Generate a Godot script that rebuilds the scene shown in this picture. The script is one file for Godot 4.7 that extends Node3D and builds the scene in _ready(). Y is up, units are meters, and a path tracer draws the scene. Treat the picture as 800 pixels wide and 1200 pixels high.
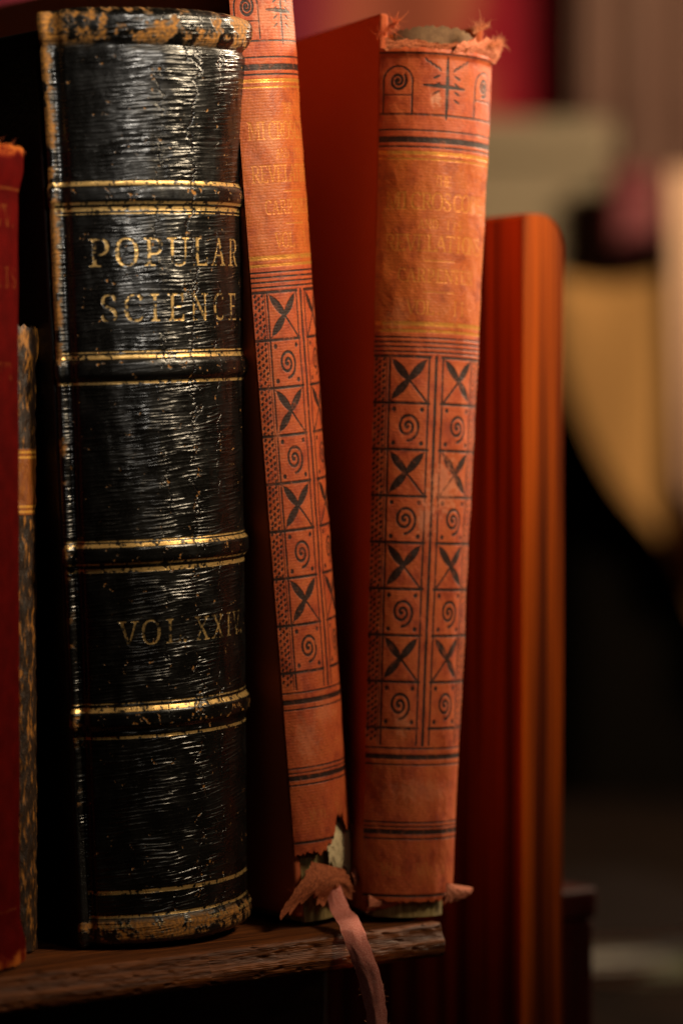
extends Node3D
# A close-up of old books on a dark shelf. Shelf axes: x along the shelf, z out of it towards the reader, y up; metres.

const EYE := Vector3(-0.4344, 0.138, 0.6599)
var rng := RandomNumberGenerator.new()
var counts := {}

# ---------------------------------------------------------------- helpers: nodes
func numbered(called: String) -> String:
	var n: int = counts.get(called, 0)
	counts[called] = n + 1
	return called if n == 0 else "%s_%03d" % [called, n]

func thing(called: String, label: String, category: String, at := Vector3.ZERO, group := "") -> Node3D:
	var o := Node3D.new()
	o.name = numbered(called)
	add_child(o)
	o.position = at
	o.set_meta("label", label)
	o.set_meta("category", category)
	if group:
		o.set_meta("group", group)
	return o

func part(called: String, m: Mesh, mt: Material, parent: Node3D, at := Vector3.ZERO, turn := Vector3.ZERO) -> MeshInstance3D:
	var o := MeshInstance3D.new()
	o.name = called
	o.mesh = m
	o.material_override = mt
	o.cast_shadow = GeometryInstance3D.SHADOW_CASTING_SETTING_ON
	parent.add_child(o, true)
	o.position = at
	o.rotation_degrees = turn
	return o

func structure(o: Node3D) -> void:
	o.set_meta("kind", "structure")

# ---------------------------------------------------------------- helpers: shapes
# A curved sheet of thickness th. at.call(u, v) gives [position, uv]; u runs left to right, v top to bottom, the outside towards the viewer.
func shell(at: Callable, nu: int, nv: int, th: float) -> ArrayMesh:
	var p := PackedVector3Array()
	var uv := PackedVector2Array()
	var n := PackedVector3Array()
	var w := nu + 1
	for j in nv + 1:
		for i in nu + 1:
			var r: Array = at.call(float(i) / nu, float(j) / nv)
			p.append(r[0])
			uv.append(r[1])
	for j in nv + 1:
		for i in nu + 1:
			var du := p[j * w + mini(i + 1, nu)] - p[j * w + maxi(i - 1, 0)]
			var dv := p[mini(j + 1, nv) * w + i] - p[maxi(j - 1, 0) * w + i]
			n.append(dv.cross(du).normalized())
	var ix := PackedInt32Array()
	var total := w * (nv + 1)
	for j in nv:
		for i in nu:
			var a := j * w + i
			ix.append_array([a, a + 1, a + w + 1, a, a + w + 1, a + w])
	if th > 0.0:
		for k in total:
			p.append(p[k] - n[k] * th)
			n.append(-n[k])
			uv.append(uv[k])
		for j in nv:
			for i in nu:
				var a := total + j * w + i
				ix.append_array([a, a + w + 1, a + 1, a, a + w, a + w + 1])
		var rim := []
		for i in nu + 1: rim.append(i)
		for j in range(1, nv + 1): rim.append(j * w + nu)
		for i in range(nu - 1, -1, -1): rim.append(nv * w + i)
		for j in range(nv - 1, -1, -1): rim.append(j * w)
		for k in rim.size() - 1:
			var a: int = rim[k]
			var b: int = rim[k + 1]
			var q := [p[a], p[b], p[b + total], p[a + total]]
			var fn: Vector3 = -((q[1] - q[0]).cross(q[3] - q[0])).normalized()
			var s := p.size()
			for c in 4:
				p.append(q[c])
				n.append(fn)
				uv.append(uv[a] if c == 0 or c == 3 else uv[b])
			ix.append_array([s, s + 2, s + 1, s, s + 3, s + 2])
	return mesh_of(p, n, uv, ix)

func mesh_of(p: PackedVector3Array, n: PackedVector3Array, uv: PackedVector2Array, ix: PackedInt32Array) -> ArrayMesh:
	var a := []
	a.resize(Mesh.ARRAY_MAX)
	a[Mesh.ARRAY_VERTEX] = p
	a[Mesh.ARRAY_NORMAL] = n
	a[Mesh.ARRAY_TEX_UV] = uv
	a[Mesh.ARRAY_INDEX] = ix
	var m := ArrayMesh.new()
	m.add_surface_from_arrays(Mesh.PRIMITIVE_TRIANGLES, a)
	return m

# A box with rounded edges, centred.
func rbox(size: Vector3, r: float, seg := 3) -> ArrayMesh:
	var p := PackedVector3Array()
	var n := PackedVector3Array()
	var uv := PackedVector2Array()
	var ix := PackedInt32Array()
	var h := size / 2.0
	var inner := h - Vector3(r, r, r)
	var ticks := []
	for k in seg + 1: ticks.append(-1.0 + 0.0 * k)
	var axes := [[Vector3.RIGHT, Vector3.UP, Vector3.BACK], [Vector3.LEFT, Vector3.UP, Vector3.FORWARD], [Vector3.FORWARD, Vector3.UP, Vector3.RIGHT], [Vector3.BACK, Vector3.UP, Vector3.LEFT], [Vector3.RIGHT, Vector3.FORWARD, Vector3.UP], [Vector3.RIGHT, Vector3.BACK, Vector3.DOWN]]
	for ax in axes:
		var ex: float = absf((ax[0] as Vector3).dot(h))
		var ey: float = absf((ax[1] as Vector3).dot(h))
		var ez: float = absf((ax[2] as Vector3).dot(h))
		var us := edge_ticks(ex, r, seg)
		var vs := edge_ticks(ey, r, seg)
		var s := p.size()
		for v in vs:
			for u in us:
				var q: Vector3 = ax[0] * u + ax[1] * v + ax[2] * ez
				var c := Vector3(clampf(q.x, -inner.x, inner.x), clampf(q.y, -inner.y, inner.y), clampf(q.z, -inner.z, inner.z))
				var d := (q - c).normalized()
				p.append(c + d * r)
				n.append(d)
				uv.append(Vector2(u, -v))
		var w := us.size()
		for j in vs.size() - 1:
			for i in w - 1:
				var a := s + j * w + i
				ix.append_array([a, a + w, a + w + 1, a, a + w + 1, a + 1])
	return mesh_of(p, n, uv, ix)

func edge_ticks(e: float, r: float, seg: int) -> Array:
	var t := []
	for k in seg + 1:
		t.append(-e + r * k / seg)
	for k in seg + 1:
		t.append(e - r + r * k / seg)
	return t

# A prism: outline in (x, z), counter-clockwise from above, between y0 and y1.
func prism(poly: PackedVector2Array, y0: float, y1: float) -> ArrayMesh:
	var st := SurfaceTool.new()
	st.begin(Mesh.PRIMITIVE_TRIANGLES)
	var run := 0.0
	var c := Vector2.ZERO
	for q in poly: c += q / poly.size()
	for k in poly.size():
		var a := poly[k]
		var b := poly[(k + 1) % poly.size()]
		var l := a.distance_to(b)
		var nn := Vector3(b.y - a.y, 0, -(b.x - a.x)).normalized()
		if nn.dot(Vector3(a.x + b.x - 2 * c.x, 0, a.y + b.y - 2 * c.y)) < 0: nn = -nn
		var q := [Vector3(a.x, y0, a.y), Vector3(b.x, y0, b.y), Vector3(b.x, y1, b.y), Vector3(a.x, y1, a.y)]
		var t := [Vector2(run, -y0), Vector2(run + l, -y0), Vector2(run + l, -y1), Vector2(run, -y1)]
		run += l
		var cw: bool = (q[1] - q[0]).cross(q[2] - q[0]).dot(nn) < 0
		for i in ([0, 1, 2, 0, 2, 3] if cw else [0, 2, 1, 0, 3, 2]):
			st.set_normal(nn)
			st.set_uv(t[i])
			st.add_vertex(q[i])
	var tri := Geometry2D.triangulate_polygon(poly)
	for up in [1, -1]:
		for k in range(0, tri.size(), 3):
			var ids := [tri[k], tri[k + 1], tri[k + 2]]
			var A := poly[ids[0]]
			var B := poly[ids[1]]
			var D := poly[ids[2]]
			var y := y1 if up > 0 else y0
			var nrm := (Vector3(B.x, y, B.y) - Vector3(A.x, y, A.y)).cross(Vector3(D.x, y, D.y) - Vector3(A.x, y, A.y))
			if nrm.y * up > 0: ids = [ids[0], ids[2], ids[1]]
			for i in ids:
				st.set_normal(Vector3(0, up, 0))
				st.set_uv(poly[i])
				st.add_vertex(Vector3(poly[i].x, y, poly[i].y))
	return st.commit()

func lathe(profile: Array, seg := 32) -> ArrayMesh:
	return shell(func(u, v):
		var f: float = v * (profile.size() - 1)
		var k := mini(int(f), profile.size() - 2)
		var q: Vector2 = (profile[k] as Vector2).lerp(profile[k + 1], f - k)
		var a: float = -u * TAU
		return [Vector3(q.x * -sin(a), q.y, q.x * cos(a)), Vector2(u, v)], seg, (profile.size() - 1) * 2, 0.0)

# Loose threads: thin three-sided spikes that start near "from" and bend towards "to".
func tuft(from: Vector3, to: Vector3, count: int, spread: float, length: float, radius: float) -> ArrayMesh:
	var st := SurfaceTool.new()
	st.begin(Mesh.PRIMITIVE_TRIANGLES)
	for k in count:
		var a := from.lerp(to, rng.randf()) + rvec() * 0.0006
		var d := (Vector3(0, 0.45, 0.2) + rvec() * spread).normalized()
		var l := length * rng.randf_range(0.35, 1.0)
		var bend := rvec() * l * 0.8
		thread(st, a, d, bend, l, radius * rng.randf_range(0.6, 1.3))
	st.generate_normals()
	return st.commit()

func thread(st: SurfaceTool, a: Vector3, d: Vector3, bend: Vector3, l: float, r: float) -> void:
	var side := d.cross(Vector3(0.3, 0.2, 0.9)).normalized()
	var up := d.cross(side)
	var rings := []
	for s in 5:
		var t := s / 4.0
		var c := a + d * l * t + bend * t * t
		var ring := []
		for m in 3:
			ring.append(c + (side * cos(m * TAU / 3) + up * sin(m * TAU / 3)) * r * (1.0 - 0.8 * t))
		rings.append(ring)
	for s in 4:
		for m in 3:
			var q := [rings[s][m], rings[s][(m + 1) % 3], rings[s + 1][(m + 1) % 3], rings[s + 1][m]]
			for i in [0, 1, 2, 0, 2, 3]:
				st.add_vertex(q[i])

func rvec() -> Vector3:
	return Vector3(rng.randf_range(-1, 1), rng.randf_range(-1, 1), rng.randf_range(-1, 1))

# ---------------------------------------------------------------- helpers: textures
func nz(w: int, h: int, freq: float, sd: int, sx := 1.0, sy := 1.0, oct := 4, ridged := false) -> PackedByteArray:
	var f := FastNoiseLite.new()
	f.seed = sd
	f.noise_type = FastNoiseLite.TYPE_SIMPLEX_SMOOTH
	f.frequency = freq
	f.fractal_type = FastNoiseLite.FRACTAL_RIDGED if ridged else FastNoiseLite.FRACTAL_FBM
	f.fractal_octaves = oct
	var im := f.get_image(maxi(4, int(w / sx)), maxi(4, int(h / sy)))
	im.convert(Image.FORMAT_L8)
	im.resize(w, h, Image.INTERPOLATE_CUBIC)
	return im.get_data()

func tex(bytes: PackedByteArray, w: int, h: int, rgb := true) -> ImageTexture:
	return ImageTexture.create_from_image(Image.create_from_data(w, h, false, Image.FORMAT_RGB8 if rgb else Image.FORMAT_L8, bytes))

func ss(a: float, b: float, x: float) -> float:
	var t := clampf((x - a) / (b - a), 0.0, 1.0)
	return t * t * (3.0 - 2.0 * t)

func mat(c: Color, rough: float, metal := 0.0) -> StandardMaterial3D:
	var m := StandardMaterial3D.new()
	m.albedo_color = c
	m.roughness = rough
	m.metallic = metal
	return m

# A material whose colour wanders between two tones with a grain, and whose relief follows; triplanar, size in metres of one repeat.
func mottled(c0: Color, c1: Color, rough: float, repeat: Vector3, sd: int, sx := 1.0, sy := 1.0, relief := 0.01, freq := 0.012) -> StandardMaterial3D:
	var w := 512
	var a := nz(w, w, freq, sd, sx, sy, 5)
	var b := nz(w, w, freq * 5.0, sd + 7, sx, sy, 3)
	var out := PackedByteArray()
	out.resize(w * w * 3)
	var hh := PackedByteArray()
	hh.resize(w * w)
	for i in w * w:
		var t := clampf((a[i] * 0.65 + b[i] * 0.35) / 255.0, 0.0, 1.0)
		t = ss(0.2, 0.8, t)
		var c := c0.lerp(c1, t)
		out[i * 3] = c.r8
		out[i * 3 + 1] = c.g8
		out[i * 3 + 2] = c.b8
		hh[i] = int(a[i] * 0.4 + b[i] * 0.6)
	var m := mat(Color.WHITE, rough)
	m.albedo_texture = tex(out, w, w)
	m.heightmap_enabled = true
	m.heightmap_texture = tex(hh, w, w, false)
	m.heightmap_scale = relief
	m.uv1_triplanar = true
	m.uv1_scale = Vector3(1.0 / repeat.x, 1.0 / repeat.y, 1.0 / repeat.z)
	return m

# A canvas of W x H soft marks, in units of its own.
class Canvas:
	var w: int
	var h: int
	var x0: float
	var y0: float
	var kx: float
	var ky: float
	var d: PackedFloat32Array
	func _init(w_: int, h_: int, x0_: float, y0_: float, kx_: float, ky_: float) -> void:
		w = w_; h = h_; x0 = x0_; y0 = y0_; kx = kx_; ky = ky_
		d.resize(w * h)
	func seg(ax: float, ay: float, bx: float, by: float, r: float, leaf := 0.0, strength := 1.0) -> void:
		var big := maxf(r, leaf) + 0.6
		var i0 := maxi(0, int((minf(ax, bx) - big - x0) * kx))
		var i1 := mini(w - 1, int((maxf(ax, bx) + big - x0) * kx) + 1)
		var j0 := maxi(0, int((minf(ay, by) - big - y0) * ky))
		var j1 := mini(h - 1, int((maxf(ay, by) + big - y0) * ky) + 1)
		var a := Vector2(ax, ay)
		var ab := Vector2(bx, by) - a
		var l2 := maxf(ab.length_squared(), 1e-6)
		for j in range(j0, j1 + 1):
			for i in range(i0, i1 + 1):
				var q := Vector2(x0 + (i + 0.5) / kx, y0 + (j + 0.5) / ky) - a
				var t := clampf(q.dot(ab) / l2, 0.0, 1.0)
				var rr := r if leaf == 0.0 else r + (leaf - r) * pow(sin(PI * t), 0.7)
				var v := clampf((rr - (q - ab * t).length()) / 0.45 + 0.5, 0.0, 1.0) * strength
				if v > d[j * w + i]:
					d[j * w + i] = v
	func tris(p: PackedVector2Array) -> void:
		for k in range(0, p.size() - 2, 3):
			var a := (p[k] - Vector2(x0, y0)) * Vector2(kx, ky)
			var b := (p[k + 1] - Vector2(x0, y0)) * Vector2(kx, ky)
			var c := (p[k + 2] - Vector2(x0, y0)) * Vector2(kx, ky)
			var area := (b - a).cross(c - a)
			if absf(area) < 1e-4:
				continue
			for j in range(maxi(0, int(minf(a.y, minf(b.y, c.y)))), mini(h - 1, int(maxf(a.y, maxf(b.y, c.y)))) + 1):
				for i in range(maxi(0, int(minf(a.x, minf(b.x, c.x)))), mini(w - 1, int(maxf(a.x, maxf(b.x, c.x)))) + 1):
					var hit := 0
					for s in 4:
						var q := Vector2(i + 0.25 + 0.5 * (s % 2), j + 0.25 + 0.5 * (s / 2))
						var e0 := (b - a).cross(q - a) / area
						var e1 := (c - b).cross(q - b) / area
						var e2 := (a - c).cross(q - c) / area
						if e0 >= 0.0 and e1 >= 0.0 and e2 >= 0.0:
							hit += 1
					d[j * w + i] = minf(1.0, d[j * w + i] + hit * 0.25)

var fonts := {}
# The glyphs of one string as triangles: centred in x, baseline at y = 0, capitals 1 high, y down.
func glyphs(s: String, bold := false, face := "Droid Serif") -> PackedVector2Array:
	if not fonts.has([bold, face]):
		var f := SystemFont.new()
		f.font_names = PackedStringArray([face])
		f.font_weight = 700 if bold else 400
		fonts[[bold, face]] = f
	var tm := TextMesh.new()
	tm.font = fonts[[bold, face]]
	tm.text = s
	tm.font_size = 100
	tm.pixel_size = 0.01
	tm.depth = 0.0
	tm.curve_step = 1.0
	tm.vertical_alignment = VERTICAL_ALIGNMENT_TOP
	var arr := tm.get_mesh_arrays()
	var out := PackedVector2Array()
	if arr.is_empty() or arr[Mesh.ARRAY_VERTEX] == null:
		return out
	var v: PackedVector3Array = arr[Mesh.ARRAY_VERTEX]
	var ix: PackedInt32Array = arr[Mesh.ARRAY_INDEX] if arr[Mesh.ARRAY_INDEX] != null else PackedInt32Array(range(v.size()))
	var n := ix.size()
	for k in n:
		out.append(Vector2(v[ix[k]].x, -v[ix[k]].y))
	return out

var cap_cache := {}
func write(cv: Canvas, s: String, x: float, y: float, cap: float, stretch := 1.0, bold := false) -> void:
	var g := glyphs(s, bold)
	if not cap_cache.has(bold):
		var hg := glyphs("H", bold)
		var lo := 1e9
		var hi := -1e9
		for q in hg:
			lo = minf(lo, q.y)
			hi = maxf(hi, q.y)
		cap_cache[bold] = Vector2(lo, hi)
	var m: Vector2 = cap_cache[bold]
	var k := cap / (m.y - m.x)
	var mid := (m.x + m.y) / 2.0
	var p := PackedVector2Array()
	for q in g:
		p.append(Vector2(x + q.x * k * stretch, y + (q.y - mid) * k))
	cv.tris(p)

# ---------------------------------------------------------------- set-up
func _ready() -> void:
	rng.seed = 20
	var cam := Camera3D.new()
	cam.name = "camera"
	add_child(cam)
	var a := deg_to_rad(37.0)
	var p := atan(100.0 / 3600.0)
	cam.position = EYE
	cam.look_at_from_position(EYE, EYE + Vector3(sin(a) * cos(p), -sin(p), -cos(a) * cos(p)))
	var at := CameraAttributesPhysical.new()
	at.frustum_focal_length = 100.0
	at.frustum_focus_distance = 0.820
	at.exposure_aperture = 5.0
	at.frustum_near = 0.05
	at.frustum_far = 20.0
	cam.attributes = at
	cam.fov = rad_to_deg(2.0 * atan(600.0 / 3600.0))
	cam.near = 0.05
	cam.far = 20.0
	cam.current = true
	var env := Environment.new()
	env.background_mode = Environment.BG_COLOR
	env.background_color = Color(0.012, 0.008, 0.006)
	env.tonemap_mode = Environment.TONE_MAPPER_LINEAR
	env.tonemap_exposure = 1.0
	env.sdfgi_enabled = true
	env.ssao_enabled = true
	env.ssil_enabled = true
	var we := WorldEnvironment.new()
	we.name = "environment"
	we.environment = env
	add_child(we)
	build_lamps()
	build_setting()
	build_background()
	build_shelf()
	build_red_book()
	build_marbled_book()
	build_black_book()
	build_orange_books()
	build_right_side()
	cam.fov = rad_to_deg(2.0 * atan(600.0 / 3600.0))
	print("fov ", cam.fov)

const TABLE_Y := -0.115

func build_lamps() -> void:
	# Reading lamp out of the picture to the right of the lens, a little above the books.
	var glow := mat(Color(1, 0.9, 0.75), 0.6)
	glow.emission_enabled = true
	glow.emission = Color(1.0, 0.90, 0.76)
	glow.emission_energy_multiplier = 2.0
	var iron := mat(Color(0.10, 0.09, 0.08), 0.4, 0.6)
	reading_lamp("dark metal reading lamp turned on the spines from the right", Vector3(0.72, TABLE_Y, 0.40), Vector3(0.26, 0.41, 0.29), Vector3(0.09, 0.27, -0.03), 0.27, Color(1.0, 0.90, 0.75), 37.0, iron)
	reading_lamp("dark metal reading lamp with a white bulb beside the lens", Vector3(0.40, TABLE_Y, 0.85), Vector3(-0.01, 0.40, 0.55), Vector3(-0.022, 0.225, -0.02), 0.36, Color(1.0, 0.96, 0.90), 7.5, iron)
	# Lamp at the back of the room, also out of the picture to the right.
	var back := thing("table_lamp", "round glowing globe lamp on a slim dark post", "lamp", Vector3(0.998, TABLE_Y, -0.077))
	part("post", lathe([Vector2(0.0, 0.62), Vector2(0.012, 0.62), Vector2(0.012, 0.02), Vector2(0.08, 0.015), Vector2(0.08, 0.0)], 20), iron, back)
	var globe := SphereMesh.new()
	globe.radius = 0.09
	globe.height = 0.18
	var g2 := glow.duplicate()
	part("lamp_globe", globe, g2, back, Vector3(0, 0.69, 0))
	var o := OmniLight3D.new()
	o.name = "table_lamp_light"
	o.light_color = Color(1.0, 0.90, 0.76)
	o.light_energy = 1.3
	o.light_size = 0.08
	o.omni_range = 8.0
	o.omni_attenuation = 2.0
	o.shadow_enabled = true
	back.add_child(o)
	o.position = Vector3(0, 0.69, 0)

func reading_lamp(label: String, foot: Vector3, head: Vector3, aim: Vector3, energy: float, tone: Color, cone: float, iron: Material) -> void:
	var glow := mat(tone, 0.6)
	glow.emission_enabled = true
	glow.emission = tone
	glow.emission_energy_multiplier = 2.0
	var lamp := thing("reading_lamp", label, "lamp", foot, "reading lamps on the table")
	part("lamp_base", lathe([Vector2(0.0, 0.022), Vector2(0.03, 0.022), Vector2(0.085, 0.016), Vector2(0.09, 0.006), Vector2(0.09, 0.0)]), iron, lamp)
	part("stem", lathe([Vector2(0.0, 0.62), Vector2(0.008, 0.62), Vector2(0.008, 0.0)], 16), iron, lamp, Vector3(0, 0.015, 0))
	var arm := part("arm", lathe([Vector2(0.0, 0.42), Vector2(0.007, 0.42), Vector2(0.007, 0.0)], 16), iron, lamp, Vector3(0, 0.63, 0))
	var reach := (head - (aim - head).normalized() * 0.10) - (lamp.position + Vector3(0, 0.63, 0))
	arm.quaternion = Quaternion(Vector3.UP, reach.normalized())
	arm.scale = Vector3(1, reach.length() / 0.42, 1)
	var hood := Node3D.new()
	hood.name = "hood"
	lamp.add_child(hood)
	hood.position = head - lamp.position
	hood.quaternion = Quaternion(Vector3.FORWARD, (aim - head).normalized())
	part("shade", lathe([Vector2(0.02, 0.10), Vector2(0.035, 0.095), Vector2(0.06, 0.045), Vector2(0.075, 0.0)]), iron, hood, Vector3(0, 0, 0), Vector3(90, 0, 0))
	part("lamp_diffuser", lathe([Vector2(0.0, 0.002), Vector2(0.066, 0.0)]), glow, hood, Vector3(0, 0, 0.014), Vector3(-90, 0, 0))
	var l := SpotLight3D.new()
	l.name = "reading_lamp_light"
	l.spot_angle = cone
	l.spot_angle_attenuation = 1.0
	l.spot_range = 6.0
	l.spot_attenuation = 2.0
	l.light_size = 0.06
	l.light_energy = energy
	l.light_color = tone
	l.shadow_enabled = true
	hood.add_child(l)
	l.position = Vector3(0, 0, -0.006)

# A place in the room behind, which stands at 37 degrees to the shelf: x to the right along its wall, y up, d metres out from the lens towards the wall.
func room(x: float, y: float, d: float) -> Vector3:
	var a := deg_to_rad(37.0)
	return Vector3(EYE.x + sin(a) * d + cos(a) * x, y, EYE.z - cos(a) * d + sin(a) * x)

func build_setting() -> void:
	var table := part("table_top", rbox(Vector3(2.2, 0.03, 2.2), 0.006), mottled(Color(0.06, 0.035, 0.022), Color(0.10, 0.06, 0.035), 0.9, Vector3(0.5, 0.5, 0.5), 3, 1.0, 6.0, 0.01), self, Vector3(0.15, TABLE_Y - 0.015, 0.15))
	(table.material_override as StandardMaterial3D).metallic_specular = 0.15
	structure(table)
	var wall := part("wall", rbox(Vector3(3.0, 2.0, 0.1), 0.004), mottled(Color(0.34, 0.24, 0.17), Color(0.42, 0.31, 0.22), 0.9, Vector3(0.6, 0.6, 0.6), 5), self, room(0.0, 0.4, 2.65), Vector3(0, -37, 0))
	structure(wall)

func build_background() -> void:
	var cloth := striped_cloth()
	var hang := thing("wall_hanging", "maroon and brown striped cloth hanging on the wall behind the books", "wall hanging", room(-0.06, 0.38, 2.56))
	hang.rotation_degrees.y = -37
	part("cloth", shell(func(u, v):
		var x: float = lerpf(-0.34, 0.265, u)
		return [Vector3(x, lerpf(0.52, 0.0, v) + 0.006 * sin(x * 40.0), 0.008 * sin(x * 55.0) + 0.005 * sin(x * 23.0 + v * 3.0)), Vector2(u, v)], 90, 12, 0.002), cloth, hang)
	part("rod", rbox(Vector3(0.66, 0.016, 0.016), 0.007), mat(Color(0.12, 0.07, 0.04), 0.5), hang, Vector3(-0.035, 0.525, 0.0))
	var brown := mottled(Color(0.42, 0.29, 0.24), Color(0.58, 0.44, 0.37), 0.9, Vector3(0.08, 0.4, 0.08), 52, 1.0, 10.0, 0.01)
	var cur := thing("curtain", "greyish brown curtain hanging in narrow folds at the right", "curtain", room(0.235, 0.0, 2.5))
	cur.rotation_degrees.y = -37
	part("cloth", shell(func(u, v):
		var x: float = lerpf(-0.045, 0.14, u)
		return [Vector3(x, lerpf(0.9, -0.3, v), 0.012 * sin(x * 150.0 + sin(v * 4.0)) + 0.006 * sin(x * 340.0)), Vector2(u, v)], 80, 20, 0.002), brown, cur)
	var pale := mottled(Color(0.72, 0.54, 0.42), Color(0.84, 0.68, 0.54), 0.85, Vector3(0.05, 0.3, 0.05), 53, 1.0, 8.0, 0.01)
	var sheer := thing("shawl", "pale pink pleated shawl hung over the high side of the dark armchair", "shawl", room(0.2605, 0.0, 2.03))
	sheer.rotation_degrees.y = -37
	part("cloth", shell(func(u, v):
		var x: float = lerpf(-0.044, 0.10, u)
		var low: float = 0.100 - (x + 0.044) * 1.9
		var f: float = maxf(0.0, v - 0.12) / 0.88
		var y: float = lerpf(0.309, low, f)
		var over: float = 0.055 * (1.0 - ss(0.0, 0.12, v))
		return [Vector3(x + 0.008 * f, y + 0.002 * sin(x * 60.0) - 0.006 * (1.0 - ss(0.06, 0.16, v)) * 0.0, 0.006 * sin(x * 210.0 + v) * f + 0.003 * sin(x * 90.0) * f - over), Vector2(u, v)], 60, 40, 0.002), pale, sheer)
	var linen := mottled(Color(0.47, 0.41, 0.32), Color(0.58, 0.51, 0.40), 0.9, Vector3(0.05, 0.05, 0.05), 54, 1.0, 3.0, 0.02, 0.05)
	var box := thing("storage_box", "grey beige linen storage box standing behind the books", "box", room(0.115, 0.215, 2.3))
	box.rotation_degrees.y = -37
	part("box_body", rbox(Vector3(0.16, 0.115, 0.12), 0.006), linen, box, Vector3(0, 0.0575, 0))
	part("lid", rbox(Vector3(0.166, 0.03, 0.126), 0.006), linen, box, Vector3(0, 0.132, 0))
	var small := thing("small_box", "small dark red box in front of the brown curtain", "box", room(0.208, 0.2155, 2.2))
	small.rotation_degrees.y = -30
	var dred := mottled(Color(0.36, 0.07, 0.09), Color(0.44, 0.11, 0.12), 0.7, Vector3(0.03, 0.03, 0.03), 55)
	part("box_body", rbox(Vector3(0.034, 0.09, 0.03), 0.004), dred, small, Vector3(0, 0.045, 0))
	part("lid", rbox(Vector3(0.036, 0.014, 0.032), 0.004), dred, small, Vector3(0, 0.0975, 0))
	var ledge := thing("side_shelf", "plain olive brown shelf unit carrying the two boxes", "shelf", room(0.14, TABLE_Y, 2.3))
	ledge.rotation_degrees.y = -37
	var olive := mottled(Color(0.40, 0.31, 0.17), Color(0.50, 0.40, 0.23), 0.7, Vector3(0.2, 0.06, 0.2), 56, 8.0, 1.0, 0.01)
	part("unit_top", rbox(Vector3(0.30, 0.018, 0.20), 0.004), olive, ledge, Vector3(0.0, 0.321, 0))
	part("unit_front", rbox(Vector3(0.28, 0.312, 0.17), 0.004), olive, ledge, Vector3(0.0, 0.156, 0))
	var leather := mottled(Color(0.035, 0.025, 0.017), Color(0.05, 0.036, 0.022), 0.9, Vector3(0.1, 0.1, 0.1), 57)
	leather.metallic_specular = 0.1
	var chair := thing("armchair", "dark brown leather armchair in the shade at the right", "armchair", room(0.36, TABLE_Y - 0.33, 2.13))
	chair.rotation_degrees.y = -37
	part("backrest", rbox(Vector3(0.44, 0.52, 0.09), 0.04, 6), leather, chair, Vector3(0.0, 0.41, 0.0))
	part("wing", rbox(Vector3(0.29, 0.44, 0.075), 0.03, 5), leather, chair, Vector3(0.005, 0.522, 0.01))
	part("seat_body", rbox(Vector3(0.48, 0.30, 0.16), 0.03, 5), leather, chair, Vector3(0.0, 0.15, 0.0))
	var tan := mottled(Color(0.62, 0.44, 0.22), Color(0.74, 0.54, 0.30), 0.95, Vector3(0.03, 0.03, 0.03), 58, 1.0, 1.0, 0.03, 0.05)
	var throw := thing("throw_blanket", "tan woven blanket draped aslant over the dark armchair behind the wooden panel", "blanket", room(0.20, 0.0, 2.045))
	throw.rotation_degrees.y = -37
	part("cloth", shell(func(u, v):
		var x: float = lerpf(-0.06, 0.09, u)
		var low: float = 0.196 - (x + 0.06) * 1.95 + 0.012 * sin(x * 55.0)
		return [Vector3(x, lerpf(0.236, low, v) + 0.003 * sin(x * 70.0), 0.006 * sin(x * 60.0 + v * 2.0) - 0.012 * v), Vector2(u, v)], 50, 24, 0.004), tan, throw)

func striped_cloth() -> StandardMaterial3D:
	var w := 256
	var n := nz(w, w, 0.02, 61, 1.0, 1.0, 4)
	var out := PackedByteArray()
	out.resize(w * w * 3)
	var tones := [[0.0, Color(0.62, 0.22, 0.31)], [0.60, Color(0.55, 0.14, 0.22)], [0.68, Color(0.68, 0.34, 0.25)], [0.82, Color(0.68, 0.35, 0.24)], [0.87, Color(0.58, 0.04, 0.12)], [1.0, Color(0.54, 0.05, 0.13)]]
	for j in w:
		for i in w:
			var k := j * w + i
			var u := (i + 0.5) / w + (n[k] / 255.0 - 0.5) * 0.10
			var c: Color = tones[0][1]
			for t in tones.size() - 1:
				if u >= tones[t][0]:
					c = (tones[t][1] as Color).lerp(tones[t + 1][1], ss(tones[t][0], tones[t + 1][0], u))
			out[k * 3] = c.r8
			out[k * 3 + 1] = c.g8
			out[k * 3 + 2] = c.b8
	var m := mat(Color.WHITE, 0.95)
	m.albedo_texture = tex(out, w, w)
	m.texture_repeat = false
	return m

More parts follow.
